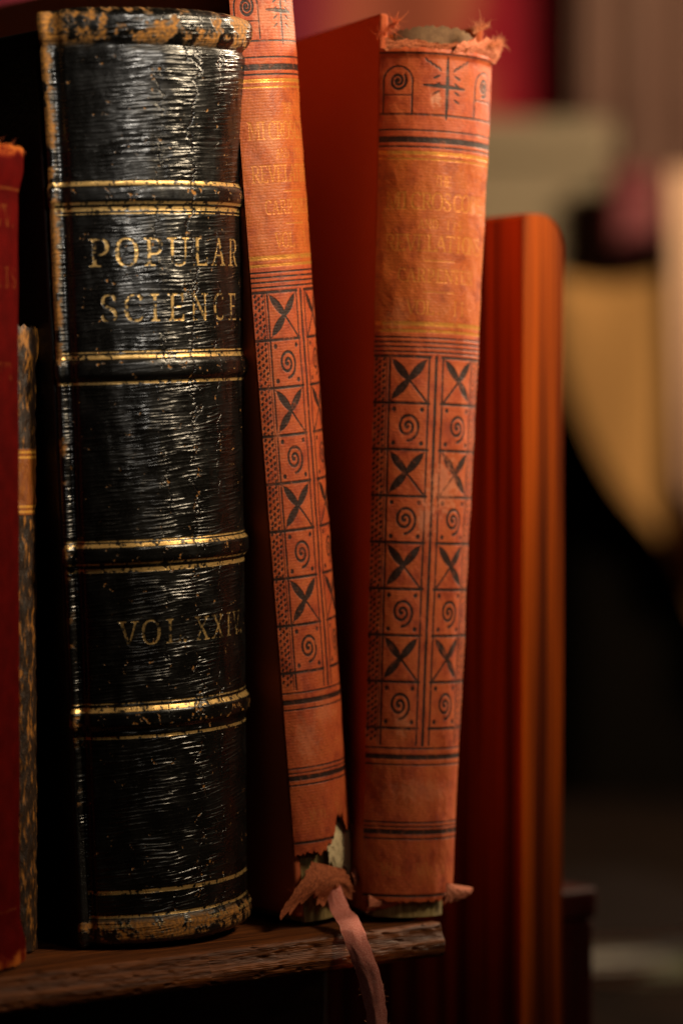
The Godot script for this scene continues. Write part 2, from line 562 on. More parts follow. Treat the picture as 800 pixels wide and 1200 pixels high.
func build_shelf() -> void:
	var wood := mottled(Color(0.26, 0.13, 0.055), Color(0.54, 0.30, 0.13), 0.55, Vector3(0.12, 0.035, 0.035), 11, 8.0, 1.0, 0.05, 0.04)
	wood.metallic_specular = 0.3
	var dark := mottled(Color(0.14, 0.07, 0.03), Color(0.26, 0.13, 0.06), 0.7, Vector3(0.2, 0.2, 0.2), 12, 5.0, 1.0, 0.01)
	var b := thing("bookcase", "brown wooden shelf with a moulded front edge under the old books", "bookcase", Vector3(-0.1, TABLE_Y, -0.09))
	var y := -TABLE_Y
	part("shelf_board", prism(PackedVector2Array([Vector2(-0.195, -0.1055), Vector2(-0.195, 0.0845), Vector2(0.1965, 0.0845), Vector2(0.246, -0.1055)]), y - 0.0085, y), wood, b)
	# moulding: a rounded nosing swept along the front
	var prof := [Vector2(-0.004, 0.0), Vector2(-0.0004, 0.0), Vector2(0.0004, -0.0006), Vector2(0.0006, -0.0022), Vector2(0.0011, -0.0034), Vector2(0.0018, -0.0048), Vector2(0.0021, -0.0062), Vector2(0.0017, -0.0078), Vector2(0.0008, -0.0090), Vector2(-0.0014, -0.0096), Vector2(-0.004, -0.0096)]
	var dent := FastNoiseLite.new()
	dent.seed = 77
	dent.frequency = 1.0
	var nose := shell(func(u, v):
		var f: float = v * (prof.size() - 1)
		var k := mini(int(f), prof.size() - 2)
		var q: Vector2 = (prof[k] as Vector2).lerp(prof[k + 1], f - k)
		return [Vector3(-0.195 + 0.3935 * u, q.y, q.x + 0.00035 * dent.get_noise_2d(u * 60.0, v * 3.0) - 0.0007 * ss(0.30, 0.55, dent.get_noise_2d(u * 90.0, v * 5.0 + 30.0))), Vector2(u * 3.0, v * 0.1)], 260, 40, 0.0008)
	part("moulding", nose, wood, b, Vector3(0, y + 0.0004, 0.0885))
	part("carcass", rbox(Vector3(0.384, y - 0.0096, 0.15), 0.002), dark, b, Vector3(0.0005, (y - 0.0096) / 2.0, -0.03))

# ---------------------------------------------------------------- books
# A half-round spine: angles in degrees, arc radius r at height y from rad.call(y), turned by cock; rise.call(deg, y) adds relief.
func spine_mesh(a0: float, a1: float, cock: float, rad: Callable, top: Callable, bottom: Callable, rise: Callable, to_v: Callable, nu: int, nv: int, th: float) -> ArrayMesh:
	return shell(func(u, v):
		var deg: float = lerpf(a0, a1, u)
		var y: float = lerpf(top.call(deg), bottom.call(deg), v)
		var r: float = rad.call(y) + rise.call(deg, y)
		var t := deg_to_rad(deg + cock)
		return [Vector3(r * sin(t), y, r * cos(t)), Vector2(u, to_v.call(y))], nu, nv, th)

# The leaves of a book: rounded towards the spine.
func block_outline(xl: float, xr: float, zb: float, r: float, a0: float, a1: float) -> PackedVector2Array:
	var q := PackedVector2Array()
	q.append(Vector2(xl, zb))
	var n := 14
	for k in n + 1:
		var t := deg_to_rad(lerpf(a0, a1, float(k) / n))
		q.append(Vector2(r * sin(t), r * cos(t)))
	q.append(Vector2(xr, zb))
	return q

func paper_mat() -> StandardMaterial3D:
	return mottled(Color(0.52, 0.42, 0.24), Color(0.75, 0.66, 0.44), 0.9, Vector3(0.03, 0.09, 0.03), 31, 1.0, 14.0, 0.03, 0.05)

func build_red_book() -> void:
	var W := 256
	var H := 1280
	var cv := Canvas.new(W, H, -45.0, 0.0, W / 90.0, H / 960.0)
	for l in [["W", 33.0, 82.0, 26.0], ["W", 18.0, 82.0, 26.0], ["S", 37.0, 153.0, 24.0], ["I", 29.0, 153.0, 24.0], ["H", 18.0, 153.0, 24.0], ["R", 30.0, 262.0, 20.0], ["E", 21.0, 262.0, 20.0]]:
		write(cv, l[0], l[1], l[2], l[3], 0.45)
	cv.seg(-60, 50, 60, 50, 1.5)
	cv.seg(-60, 890, 60, 890, 1.5)
	var n1 := nz(W, H, 0.02, 71, 1.0, 1.0, 5)
	var n2 := nz(W, H, 0.2, 72, 1.0, 1.0, 2)
	var col := PackedByteArray()
	col.resize(W * H * 3)
	for j in H:
		var py := j * 960.0 / H
		for i in W:
			var k := j * W + i
			var a := n1[k] / 255.0
			var b := n2[k] / 255.0
			var wear := maxf(ss(16.0, 2.0, py + (a - 0.5) * 16.0), ss(930.0, 952.0, py + (a - 0.5) * 26.0)) * ss(0.2, 0.5, b * 0.5 + a * 0.5)
			var c := Color(0.36, 0.035, 0.025).lerp(Color(0.27, 0.02, 0.016), a)
			c = c * (0.9 + 0.2 * b)
			c = c.lerp(Color(0.58, 0.42, 0.16), 0.42 * cv.d[k] * ss(0.25, 0.6, a))
			c = c.lerp(Color(0.74, 0.40, 0.16), wear)
			col[k * 3] = int(clampf(c.r, 0, 1) * 255)
			col[k * 3 + 1] = int(clampf(c.g, 0, 1) * 255)
			col[k * 3 + 2] = int(clampf(c.b, 0, 1) * 255)
	var m := mat(Color.WHITE, 0.75)
	m.metallic_specular = 0.15
	m.albedo_texture = tex(col, W, H)
	m.heightmap_enabled = true
	m.heightmap_texture = tex(n2, W, H, false)
	m.heightmap_scale = 0.006
	m.texture_repeat = false
	var cloth := mottled(Color(0.30, 0.03, 0.03), Color(0.40, 0.06, 0.05), 0.8, Vector3(0.05, 0.05, 0.05), 73)
	var R := 0.0283
	var H0 := 0.2090
	var b := thing("cloth_book", "dark red cloth book with a worn orange top edge at the left edge", "book", Vector3(-0.0489, 0.0, -0.0352), "old books on the shelf")
	var w := FastNoiseLite.new()
	w.seed = 4
	w.frequency = 1.0
	part("spine", spine_mesh(-45, 47, 0, func(_y): return R, func(deg): return H0 + 0.0009 * w.get_noise_1d(deg * 0.35), func(deg): return 0.0012 + 0.0006 * w.get_noise_1d(deg * 0.3 + 50.0), func(deg, y): return 0.0002 * w.get_noise_2d(deg * 0.1, y * 40.0) + 0.0014 * ss(0.010, 0.002, absf(y - (H0 - 0.003))) + 0.0016 * ss(0.009, 0.001, absf(y - 0.004)), func(y): return 1.0 - y / H0, 48, 180, 0.0012), m, b)
	part("front_board", rbox(Vector3(0.003, 0.209, 0.14), 0.001), cloth, b, Vector3(-0.0187, 0.1046, -0.0516))
	part("back_board", rbox(Vector3(0.003, 0.209, 0.14), 0.001), cloth, b, Vector3(0.0176, 0.1046, -0.0526))
	part("text_block", prism(block_outline(-0.0168, 0.0158, -0.115, 0.024, -43, 40), 0.003, 0.204), paper_mat(), b)
	var fray := mat(Color(0.70, 0.32, 0.15), 0.9)
	part("frayed_threads", tuft(Vector3(0.008, H0 - 0.001, 0.0268), Vector3(0.0205, H0 - 0.001, 0.0195), 80, 0.8, 0.0022, 0.00014), fray, b)
	part("frayed_threads", tuft(Vector3(0.0195, H0 - 0.0012, 0.0185), Vector3(0.0195, H0 - 0.0012, -0.006), 70, 0.8, 0.0028, 0.0002), fray, b)

func build_marbled_book() -> void:
	var W := 128
	var H := 1000
	var n1 := nz(W, H, 0.04, 81, 1.0, 2.5, 4)
	var n2 := nz(W, H, 0.09, 82, 1.0, 2.2, 3)
	var n3 := nz(W, H, 0.25, 83, 1.0, 1.0, 2)
	var col := PackedByteArray()
	col.resize(W * H * 3)
	var hg := PackedByteArray()
	hg.resize(W * H)
	for j in H:
		var py := j * 740.0 / H
		var lab := ss(142.0, 144.0, py) * ss(222.0, 220.0, py)
		var rule := 0.0
		for q in [147.0, 153.0, 211.0, 217.0]:
			rule = maxf(rule, ss(2.2, 1.0, absf(py - q)))
		for i in W:
			var k := j * W + i
			var a := n1[k] / 255.0
			var b := n2[k] / 255.0
			var f := n3[k] / 255.0
			var scuff := ss(0.46, 0.78, a * 0.6 + b * 0.4 + 0.07 * ss(60.0, 0.0, py))
			var c := Color(0.13, 0.075, 0.04).lerp(Color(0.24, 0.15, 0.07), b)
			c = c.lerp(Color(0.74, 0.48, 0.17), scuff * 0.9)
			var l := Color(0.66, 0.38, 0.10).lerp(Color(0.52, 0.26, 0.07), b)
			l = l.lerp(Color(0.86, 0.60, 0.22), rule)
			c = c.lerp(l, lab) * (0.88 + 0.24 * f)
			col[k * 3] = int(clampf(c.r, 0, 1) * 255)
			col[k * 3 + 1] = int(clampf(c.g, 0, 1) * 255)
			col[k * 3 + 2] = int(clampf(c.b, 0, 1) * 255)
			hg[k] = int(clampf(0.3 + 0.3 * b + 0.2 * f + 0.15 * lab - 0.15 * scuff, 0, 1) * 255)
	var m := mat(Color.WHITE, 0.55)
	m.albedo_texture = tex(col, W, H)
	m.heightmap_enabled = true
	m.heightmap_texture = tex(hg, W, H, false)
	m.heightmap_scale = 0.05
	m.texture_repeat = false
	var R := 0.0082
	var H0 := 0.1640
	var hide := mottled(Color(0.10, 0.06, 0.03), Color(0.22, 0.13, 0.06), 0.7, Vector3(0.04, 0.04, 0.04), 84)
	var b := thing("thin_book", "thin mottled brown leather book with a gold label beside the black book", "book", Vector3(-0.0199, 0.0, -0.0367), "old books on the shelf")
	var w := FastNoiseLite.new()
	w.seed = 14
	w.frequency = 1.0
	part("spine", spine_mesh(-48, 50, 0, func(_y): return R, func(deg): return H0 + 0.0016 * w.get_noise_1d(deg * 0.25), func(_d): return 0.0006, func(deg, y): return 0.0004 * w.get_noise_2d(deg * 0.05, y * 150.0) + 0.0008 * ss(0.008, 0.002, absf(y - (H0 - 0.004))), func(y): return 1.0 - y / H0, 24, 200, 0.001), m, b)
	part("front_board", rbox(Vector3(0.002, 0.163, 0.11), 0.0007), hide, b, Vector3(-0.0052, 0.0817, -0.050))
	part("back_board", rbox(Vector3(0.002, 0.163, 0.11), 0.0007), hide, b, Vector3(0.0052, 0.0817, -0.050))
	part("text_block", prism(block_outline(-0.0039, 0.0039, -0.095, 0.0068, -34, 34), 0.003, 0.159), paper_mat(), b)

# photo-like ruler of the black spine: 1 unit = 0.223 mm, counted down from the top of the frame
func by(py: float) -> float:
	return 0.2401 - (py - 40.0) * 0.000223

func build_black_book() -> void:
	var W := 512
	var H := 1800
	var PY0 := 8.0
	var PY1 := 1120.0
	var ky := H / (PY1 - PY0)
	var gilt := Canvas.new(W, H, -50.0, PY0, W / 100.0, ky)
	for l in [["POPULAR", 297.0, 33.0, [-33.0, -23.0, -13.0, -2.8, 7.6, 18.0, 29.5]], ["SCIENCE", 362.0, 32.0, [-30.0, -21.3, -13.0, -4.2, 6.6, 17.6, 28.6]], ["VOL.XXIV.", 743.0, 29.0, [-26.5, -17.5, -8.2, -3.0, 5.6, 14.5, 22.5, 30.0, 36.0]]]:
		var s: String = l[0]
		for k in s.length():
			# 1 degree = 0.69 mm = 3.1 units
			write_deg(gilt, s[k], l[3][k], l[1], l[2])
	var bands := [[217.0, 2.6], [240.0, 1.4], [246.5, 2.4], [252.0, 0.8], [413.0, 1.0], [418.5, 2.6], [449.0, 1.6], [634.0, 1.0], [639.0, 2.4], [661.0, 1.3], [668.5, 2.6], [825.5, 0.9], [832.5, 3.0], [866.0, 1.7], [1050.0, 2.4], [1079.0, 1.6], [1089.0, 1.8]]
	for b in bands:
		gilt.seg(-60, b[0], 60, b[0], b[1])
	var f_grain := FastNoiseLite.new()
	f_grain.seed = 41
	f_grain.frequency = 1.0
	f_grain.fractal_octaves = 2
	var f_warp := FastNoiseLite.new()
	f_warp.seed = 42
	f_warp.frequency = 1.0
	f_warp.fractal_octaves = 2
	var n_fine := nz(W, H, 0.22, 43, 1.5, 1.0, 2)
	var n_big := nz(W, H, 0.012, 44, 1.0, 1.0, 4)
	var n_wear := nz(W, H, 0.03, 45, 1.0, 1.0, 5)
	var n_wear2 := nz(W, H, 0.1, 46, 1.0, 1.0, 3)
	var n_crack := nz(W, H, 0.02, 47, 1.0, 1.0, 5)
	var col := PackedByteArray()
	col.resize(W * H * 3)
	var rough := PackedByteArray()
	rough.resize(W * H)
	var metal := PackedByteArray()
	metal.resize(W * H)
	var hgt := PackedByteArray()
	hgt.resize(W * H)
	for j in H:
		var py := PY0 + (j + 0.5) / ky
		var headz := ss(62.0, 50.0, py)
		var tailz := ss(1078.0, 1088.0, py) * ss(1112.0, 1104.0, py)
		var band := 0.0
		for c in [230.0, 433.0, 650.0, 844.0]:
			band = maxf(band, ss(14.0, 6.0, absf(py - c)))
		for i in W:
			var k := j * W + i
			var u := (i + 0.5) / W
			# straight grain: long narrow ridges that run a little aslant
			var gy := j + u * 34.0 + 4.0 * f_warp.get_noise_2d(i / 200.0, j / 120.0)
			var g := 0.5 + 0.5 * f_grain.get_noise_2d(i / 130.0, gy / 7.5)
			var g2 := 0.5 + 0.5 * f_grain.get_noise_2d(i / 60.0 + 300.0, gy / 4.2)
			var fine := n_fine[k] / 255.0
			var big := n_big[k] / 255.0
			var wr := n_wear[k] / 255.0
			var wr2 := n_wear2[k] / 255.0
			var cr := n_crack[k] / 255.0
			# vertical cracks in the leather
			var crack := ss(0.009, 0.002, absf(u - (0.535 + (cr - 0.5) * 0.10))) * ss(0.30, 0.55, wr + 0.25 * ss(700.0, 300.0, py))
			crack = maxf(crack, ss(0.004, 0.001, absf(u - (0.665 + (cr - 0.5) * 0.06))) * ss(0.45, 0.6, big))
			crack = maxf(crack, ss(0.004, 0.001, absf(u - (0.40 + (cr - 0.5) * 0.07))) * ss(0.5, 0.62, 1.0 - big))
			# scuffed places where tan leather shows
			var hinge := ss(0.040, 0.022, u + (wr - 0.5) * 0.03 + (wr2 - 0.5) * 0.02) * ss(0.44, 0.56, big * 0.6 + wr * 0.4 + 0.26 * ss(540.0, 300.0, py) - 0.14)
			var edge := headz * ss(0.44, 0.60, big * 0.45 + wr * 0.4 + wr2 * 0.15 + 0.02) * ss(9.0, 20.0, py + (wr2 - 0.5) * 12.0)
			var tail := tailz * ss(0.44, 0.58, big * 0.4 + wr * 0.4 + wr2 * 0.2 + 0.10 * ss(0.25, 0.12, absf(u - 0.35)))
			var spots := ss(0.74, 0.83, wr * 0.6 + wr2 * 0.4 + crack * 0.10 + band * 0.06 + (0.06 if py > 838.0 and py < 852.0 else 0.0))
			var scuff := clampf(maxf(maxf(hinge, edge), maxf(tail, spots)), 0.0, 1.0)
			var gm := gilt.d[k] * ss(0.33, 0.50, wr * 0.5 + wr2 * 0.5 + 0.02) * (1.0 - crack) * (1.0 - scuff)
			gm *= ss(0.0, 0.012, u) * ss(0.985, 0.96, u)
			if (py > 270.0 and py < 390.0) or (py > 720.0 and py < 770.0):
				gm *= 0.45 + 0.50 * ss(0.36, 0.58, wr * 0.6 + wr2 * 0.4 + (0.04 if py < 400.0 else -0.06))
			var base := 0.030 + 0.018 * fine + 0.012 * big
			var r := base * 1.05
			var gg := base * 0.95
			var bl := base * 0.82
			var och := 0.55 + 0.75 * wr2
			r = lerpf(r, 0.60 * och, scuff)
			gg = lerpf(gg, 0.39 * och, scuff)
			bl = lerpf(bl, 0.10 * och, scuff)
			r = lerpf(r, 0.91, gm)
			gg = lerpf(gg, 0.75, gm)
			bl = lerpf(bl, 0.47, gm)
			col[k * 3] = int(clampf(r, 0, 1) * 255)
			col[k * 3 + 1] = int(clampf(gg, 0, 1) * 255)
			col[k * 3 + 2] = int(clampf(bl, 0, 1) * 255)
			rough[k] = int(clampf(lerpf(lerpf(0.21 + 0.10 * fine + 0.09 * ss(0.3, 0.75, n_big[(k + W * 400) % (W * H)] / 255.0), 0.85, scuff), 0.42, gm), 0, 1) * 255)
			metal[k] = int(gm * 190.0)
			var ridge := ss(0.40, 0.78, g)
			var hv := 0.34 + (ridge * 0.34 + ss(0.42, 0.75, g2) * 0.13) * (0.25 + 0.75 * ss(0.25, 0.7, n_big[(k + W * 900) % (W * H)] / 255.0)) * (1.0 - 0.75 * band) * (1.0 - 0.8 * gilt.d[k]) + fine * 0.02 - crack * 0.40 - scuff * (0.10 + 0.15 * wr2)
			hv += 0.22 * ss(0.545 + (cr - 0.5) * 0.10, 0.525 + (cr - 0.5) * 0.10, u) * ss(220.0, 205.0, py)
			hgt[k] = int(clampf(hv - 0.10 * gilt.d[k], 0, 1) * 255)
	var m := mat(Color.WHITE, 1.0, 1.0)
	m.albedo_texture = tex(col, W, H)
	m.roughness_texture = tex(rough, W, H, false)
	m.metallic_texture = tex(metal, W, H, false)
	m.heightmap_enabled = true
	m.heightmap_texture = tex(hgt, W, H, false)
	m.metallic_specular = 0.62
	m.heightmap_scale = 0.05
	m.texture_repeat = false
	var R := 0.0395
	var cover := mottled(Color(0.03, 0.026, 0.022), Color(0.06, 0.05, 0.042), 0.42, Vector3(0.06, 0.06, 0.06), 48, 1.0, 1.0, 0.03, 0.05)
	var b := thing("leather_book", "thick black leather book with gilt lettering, raised bands and scuffed tan edges", "book", Vector3(0.0232, 0.0012, -0.0485), "old books on the shelf")
	b.rotation_degrees.z = 2.1
	var warp := FastNoiseLite.new()
	warp.seed = 9
	warp.frequency = 60.0
	var rad := func(y): return R * (0.885 + 0.6 * y - 0.0 + 0.075 * pow(ss(0.19, 0.25, y), 1.3) * 1.0)
	var rise := func(deg, y):
		var py: float = 40.0 + (0.2401 - y) / 0.000223
		var d := 0.0
		for c in [230.0, 433.0, 650.0, 844.0]:
			d += 0.0012 * ss(15.0, 6.0, absf(py - c))
		d += 0.0013 * ss(24.0, 4.0, absf(py - 34.0))
		d -= 0.0008 * ss(8.0, 0.0, absf(py - 58.0))
		d -= 0.006 * pow(ss(26.0, 8.0, py), 2.0)
		d += 0.0012 * ss(20.0, 6.0, absf(py - 1098.0))
		d -= 0.003 * pow(ss(1106.0, 1120.0, py), 2.0)
		d += 0.0003 * warp.get_noise_2d(deg * 0.0011, y * 0.5)
		d += 0.0009 * ss(2.2, 0.6, absf(deg + 48.6)) - 0.0009 * ss(2.6, 0.8, absf(deg + 44.6))
		return d
	var top := func(deg): return by(14.0 + 6.0 * ss(-38.0, -50.0, deg) + 1.6 * warp.get_noise_1d(deg * 0.003))
	var bottom := func(deg): return by(1118.0) + 0.0 * deg
	var to_v := func(y): return ((40.0 + (0.2401 - y) / 0.000223) - PY0) / (PY1 - PY0)
	part("spine", spine_mesh(-50.0, 56.0, 0.0, rad, top, bottom, rise, to_v, 110, 460, 0.0018), m, b)
	# boards: splayed a little, as an old book stands open at the head
	var hz := R * cos(deg_to_rad(50.0)) - 0.0005
	var hx := R * sin(deg_to_rad(50.0))
	var depth := 0.155
	part("front_board", rbox(Vector3(0.0032, 0.2405, depth), 0.0011), cover, b, Vector3(-hx * 0.96 + 0.0008, 0.1205, hz - depth / 2.0 - 0.0004), Vector3(0, 0, 1.04))
	part("back_board", rbox(Vector3(0.0032, 0.2405, depth), 0.0011), cover, b, Vector3(hx * 0.96 - 0.0075, 0.1205, hz - depth / 2.0 - 0.004), Vector3(0, 0, -1.04))
	part("text_block", prism(block_outline(-0.0245, 0.0185, -0.12, 0.031, -48, 36), 0.004, 0.234), paper_mat(), b)

func write_deg(cv: Canvas, s: String, deg: float, py: float, cap: float) -> void:
	# letters on the black spine: the canvas counts degrees across (3.1 units each) and units down
	write(cv, s, deg, py, cap, 1.0 / 3.1 * 0.92)

# The stamped design of the two orange cloth spines: x in units of 0.24 mm from the middle, y counted down in the same units.
const DX := 1.6   # units to a degree of the arc
func stamp_design() -> Array:
	var W := 320
	var H := 2020
	var ink := Canvas.new(W, H, -80.0, 60.0, 2.0, 2.0)
	var gold := Canvas.new(W, H, -80.0, 60.0, 2.0, 2.0)
	var faint := Canvas.new(W, H, -80.0, 60.0, 2.0, 2.0)
	# head ornament: a cross between two arches with spirals
	ink.seg(0, 80, 0, 150, 1.0, 2.2)
	ink.seg(-28, 112, 24, 114, 1.0, 2.2)
	for s in [-1.0, 1.0]:
		for q in 14:
			var t0 := PI * q / 14.0
			var t1 := PI * (q + 1) / 14.0
			ink.seg(s * 58 + 17 * cos(t0), 108 - 17 * sin(t0), s * 58 + 17 * cos(t1), 108 - 17 * sin(t1), 1.1)
		ink.seg(s * 58 - 17, 108, s * 58 - 17, 144, 1.1)
		ink.seg(s * 58 + 17, 108, s * 58 + 17, 144, 1.1)
		ink.seg(s * 58 - 17, 124, s * 58 + 17, 124, 0.7)
		spiral(ink, s * 58, 108, 11.0, 2.2, s)
		for q in 4:
			ink.seg(s * (8 + q * 5), 95 - q * 3, s * (12 + q * 5), 90 - q * 3, 0.6, 1.2)
			ink.seg(s * 9, 100 + q * 9, s * 17, 104 + q * 9, 0.5, 1.4)
	for l in [[76, 0.8], [146, 1.0], [164, 0.9], [175, 3.4], [183, 1.0]]:
		ink.seg(-100, l[0], 100, l[0], l[1])
	for l in [[190, 2.0], [197, 1.0], [386, 2.4], [394.5, 1.6]]:
		gold.seg(-100, l[0], 100, l[0], l[1])
	for l in [["THE", 221.0, 12.0, 7.5], ["MICROSCOPE", 245.0, 20.0, 13.2], ["AND ITS", 271.0, 11.0, 8.4], ["REVELATIONS", 293.0, 19.5, 12.4], ["CARPENTER", 330.0, 16.0, 11.8], ["VOL. II", 367.0, 17.0, 11.5]]:
		var t: String = l[0]
		for k in t.length():
			if t[k] != " ":
				write(gold, t[k], (k - (t.length() - 1) / 2.0) * float(l[3]), l[1], l[2], 0.82)
	gold.seg(-20, 313, 20, 313, 0.8)
	gold.seg(-20, 349, 20, 349, 0.8)
	for y in [402.0, 407.5, 413.0, 418.5]:
		ink.seg(-100, y, 100, y, 1.0)
	# the grid of leaves and spirals
	var y0 := 424.0
	var pitch := 53.6
	for r in 9:
		ink.seg(-100, y0 + r * pitch, -8, y0 + r * pitch, 1.6)
		ink.seg(8, y0 + r * pitch, 100, y0 + r * pitch, 1.6)
	for x in [-59.0, -9.5, 9.5, 59.0]:
		ink.seg(x, y0, x, 872, 1.2)
	ink.seg(0, y0, 0, 872, 1.9)
	ink.seg(-63, y0, -63, 872, 0.5)
	ink.seg(63, y0, 63, 872, 0.5)
	for s in [-1.0, 1.0]:
		var cx: float = s * 34.5
		for r in 8:
			var cy := y0 + (r + 0.5) * pitch
			if r % 2 == 0:
				var thin: float = s
				for q in [[-1.0, -1.0], [1.0, -1.0], [-1.0, 1.0], [1.0, 1.0]]:
					var is_thin: bool = q[1] > 0 and q[0] * s < 0.0
					var ex: float = cx + q[0] * 19.5
					var ey: float = cy + q[1] * 21.0 - 0.5
					if is_thin:
						ink.seg(cx, cy, cx + q[0] * 22.0, cy + q[1] * 24.0, 1.3)
					else:
						ink.seg(cx, cy, ex, ey, 1.6, 5.0)
						ink.seg(cx, cy, cx + q[0] * 22.0, cy + q[1] * 24.0, 0.6)
			else:
				spiral(ink, cx, cy, 16.5, 2.15, 1.0)
				for q in [[-1, -1], [1, -1], [-1, 1], [1, 1]]:
					ink.seg(cx + q[0] * 17.5, cy + q[1] * 19.5, cx + q[0] * 17.5, cy + q[1] * 19.5, 2.7)
		# the speckled outer columns
		for r in 66:
			for c in 3:
				var x: float = s * (67.0 + c * 5.2) + rng.randf_range(-0.8, 0.8)
				var y := 428.0 + r * 6.7 + (c % 2) * 3.3 + rng.randf_range(-0.8, 0.8)
				if y < 868.0:
					ink.seg(x, y, x + 1.2, y - 1.4, 1.4)
	for l in [[876, 0.9], [886, 2.8], [895, 1.0], [962, 0.9], [967, 0.8], [973, 2.8], [981, 1.0], [1047, 1.6]]:
		ink.seg(-100, l[0], 100, l[0], l[1])
	var pub := "Wm. Wood"
	for k in pub.length():
		if pub[k] != " ":
			write(faint, pub[k], (k - 3.5) * 13.0, 1016.0, 15.0, 0.85, true)
	return [ink, gold, faint]

func spiral(cv: Canvas, cx: float, cy: float, r: float, turns: float, way: float) -> void:
	var px := cx
	var py := cy
	var n := 44
	for k in range(1, n + 1):
		var t := float(k) / n
		var a := t * turns * TAU * way + 0.6
		var q := Vector2(cx + r * t * cos(a) * 0.92, cy + r * t * sin(a))
		if k > 1:
			cv.seg(px, py, q.x, q.y, 1.65)
		px = q.x
		py = q.y

func orange_mat(design: Array, sd: int, rubs: Array) -> StandardMaterial3D:
	var ink: Canvas = design[0]
	var gold: Canvas = design[1]
	var faint: Canvas = design[2]
	var W := ink.w
	var H := ink.h
	var n1 := nz(W, H, 0.012, sd, 1.0, 1.0, 5)
	var n2 := nz(W, H, 0.07, sd + 1, 1.0, 1.0, 4)
	var n3 := nz(W, H, 0.22, sd + 2, 3.0, 1.0, 2)
	var n4 := nz(W, H, 0.03, sd + 3, 1.0, 1.0, 5)
	var col := PackedByteArray()
	col.resize(W * H * 3)
	var rough := PackedByteArray()
	rough.resize(W * H)
	var metal := PackedByteArray()
	metal.resize(W * H)
	var hg := PackedByteArray()
	hg.resize(W * H)
	for j in H:
		var d := 60.0 + (j + 0.5) / 2.0
		var panel := ss(186.0, 190.0, d) * ss(398.0, 395.0, d)
		var row := 0.5 + 0.5 * sin(d * 1.9)
		for i in W:
			var k := j * W + i
			var x := -80.0 + (i + 0.5) / 2.0
			var a := n1[k] / 255.0
			var b := n2[k] / 255.0
			var t := n3[k] / 255.0
			var e := n4[k] / 255.0
			var weave := 0.5 * row + 0.5 * (0.5 + 0.5 * sin(x * 2.9 + t * 2.0))
			var r := lerpf(0.76, 0.82, a)
			var g := lerpf(0.33, 0.385, a)
			var bl := lerpf(0.155, 0.19, a)
			r = lerpf(r, 0.79, panel * 0.5)
			g = lerpf(g, 0.43, panel * 0.5)
			bl = lerpf(bl, 0.135, panel * 0.5)
			var k0 := 0.79 + 0.05 * b + 0.14 * t + 0.13 * weave
			r *= k0
			g *= k0 * (0.94 + 0.10 * a)
			bl *= k0
			# soiled and rubbed places
			var soil := ss(0.50, 0.85, 1.0 - a * 0.6 - e * 0.4) * 0.35
			r *= 1.0 - soil * 0.45
			g *= 1.0 - soil * 0.6
			bl *= 1.0 - soil * 0.55
			var rub := 0.0
			for q in rubs:
				var dd := sqrt(pow((x - q[0]) / q[2], 2.0) + pow((d - q[1]) / q[3], 2.0))
				rub = maxf(rub, ss(1.25, 0.35, dd + (b - 0.5) * 1.3 + (e - 0.5) * 0.7) * q[4])
			rub = maxf(rub, 0.18 * ss(0.64, 0.85, e * 0.6 + b * 0.4))
			r = lerpf(r, 0.92, rub * 0.75)
			g = lerpf(g, 0.64, rub * 0.75)
			bl = lerpf(bl, 0.52, rub * 0.75)
			var im := ink.d[k] * clampf(1.15 - 0.95 * rub - 0.55 * ss(0.6, 0.95, b) - 0.55 * ss(0.50, 0.78, (n1[(k + W * 700) % (W * H)] * 0.5 + n4[(k + W * 300) % (W * H)] * 0.5) / 255.0), 0.0, 1.0) * 0.90
			r = lerpf(r, 0.13, im)
			g = lerpf(g, 0.065, im)
			bl = lerpf(bl, 0.045, im)
			var gm := gold.d[k] * ss(0.12, 0.50, b * 0.5 + e * 0.5) * (1.0 - 0.6 * rub)
			var gl := gm * (0.85 if (d < 205.0 or d > 380.0) else 0.60)
			r = lerpf(r, 0.93, gl)
			g = lerpf(g, 0.66, gl)
			bl = lerpf(bl, 0.30, gl)
			var fm := faint.d[k] * ss(0.3, 0.6, b * 0.5 + e * 0.5) * 0.35
			r = lerpf(r, 0.80, fm)
			g = lerpf(g, 0.55, fm)
			bl = lerpf(bl, 0.25, fm)
			col[k * 3] = int(clampf(r, 0, 1) * 255)
			col[k * 3 + 1] = int(clampf(g, 0, 1) * 255)
			col[k * 3 + 2] = int(clampf(bl, 0, 1) * 255)
			rough[k] = int(clampf(lerpf(0.50 - 0.08 * panel + 0.14 * b, 0.36, gl), 0, 1) * 255)
			metal[k] = int(clampf(gl * 0.6, 0, 1) * 255)
			hg[k] = int(clampf(0.45 + 0.14 * weave + 0.16 * b + 0.14 * t - 0.26 * im - 0.1 * gm, 0, 1) * 255)
	var m := mat(Color.WHITE, 1.0, 1.0)
	m.albedo_texture = tex(col, W, H)
	m.roughness_texture = tex(rough, W, H, false)
	m.metallic_texture = tex(metal, W, H, false)
	m.heightmap_enabled = true
	m.heightmap_texture = tex(hg, W, H, false)
	m.heightmap_scale = 0.03
	m.texture_repeat = false
	return m

func arc(r: float, deg: float, y: float) -> Vector3:
	return Vector3(r * sin(deg_to_rad(deg)), y, r * cos(deg_to_rad(deg)))

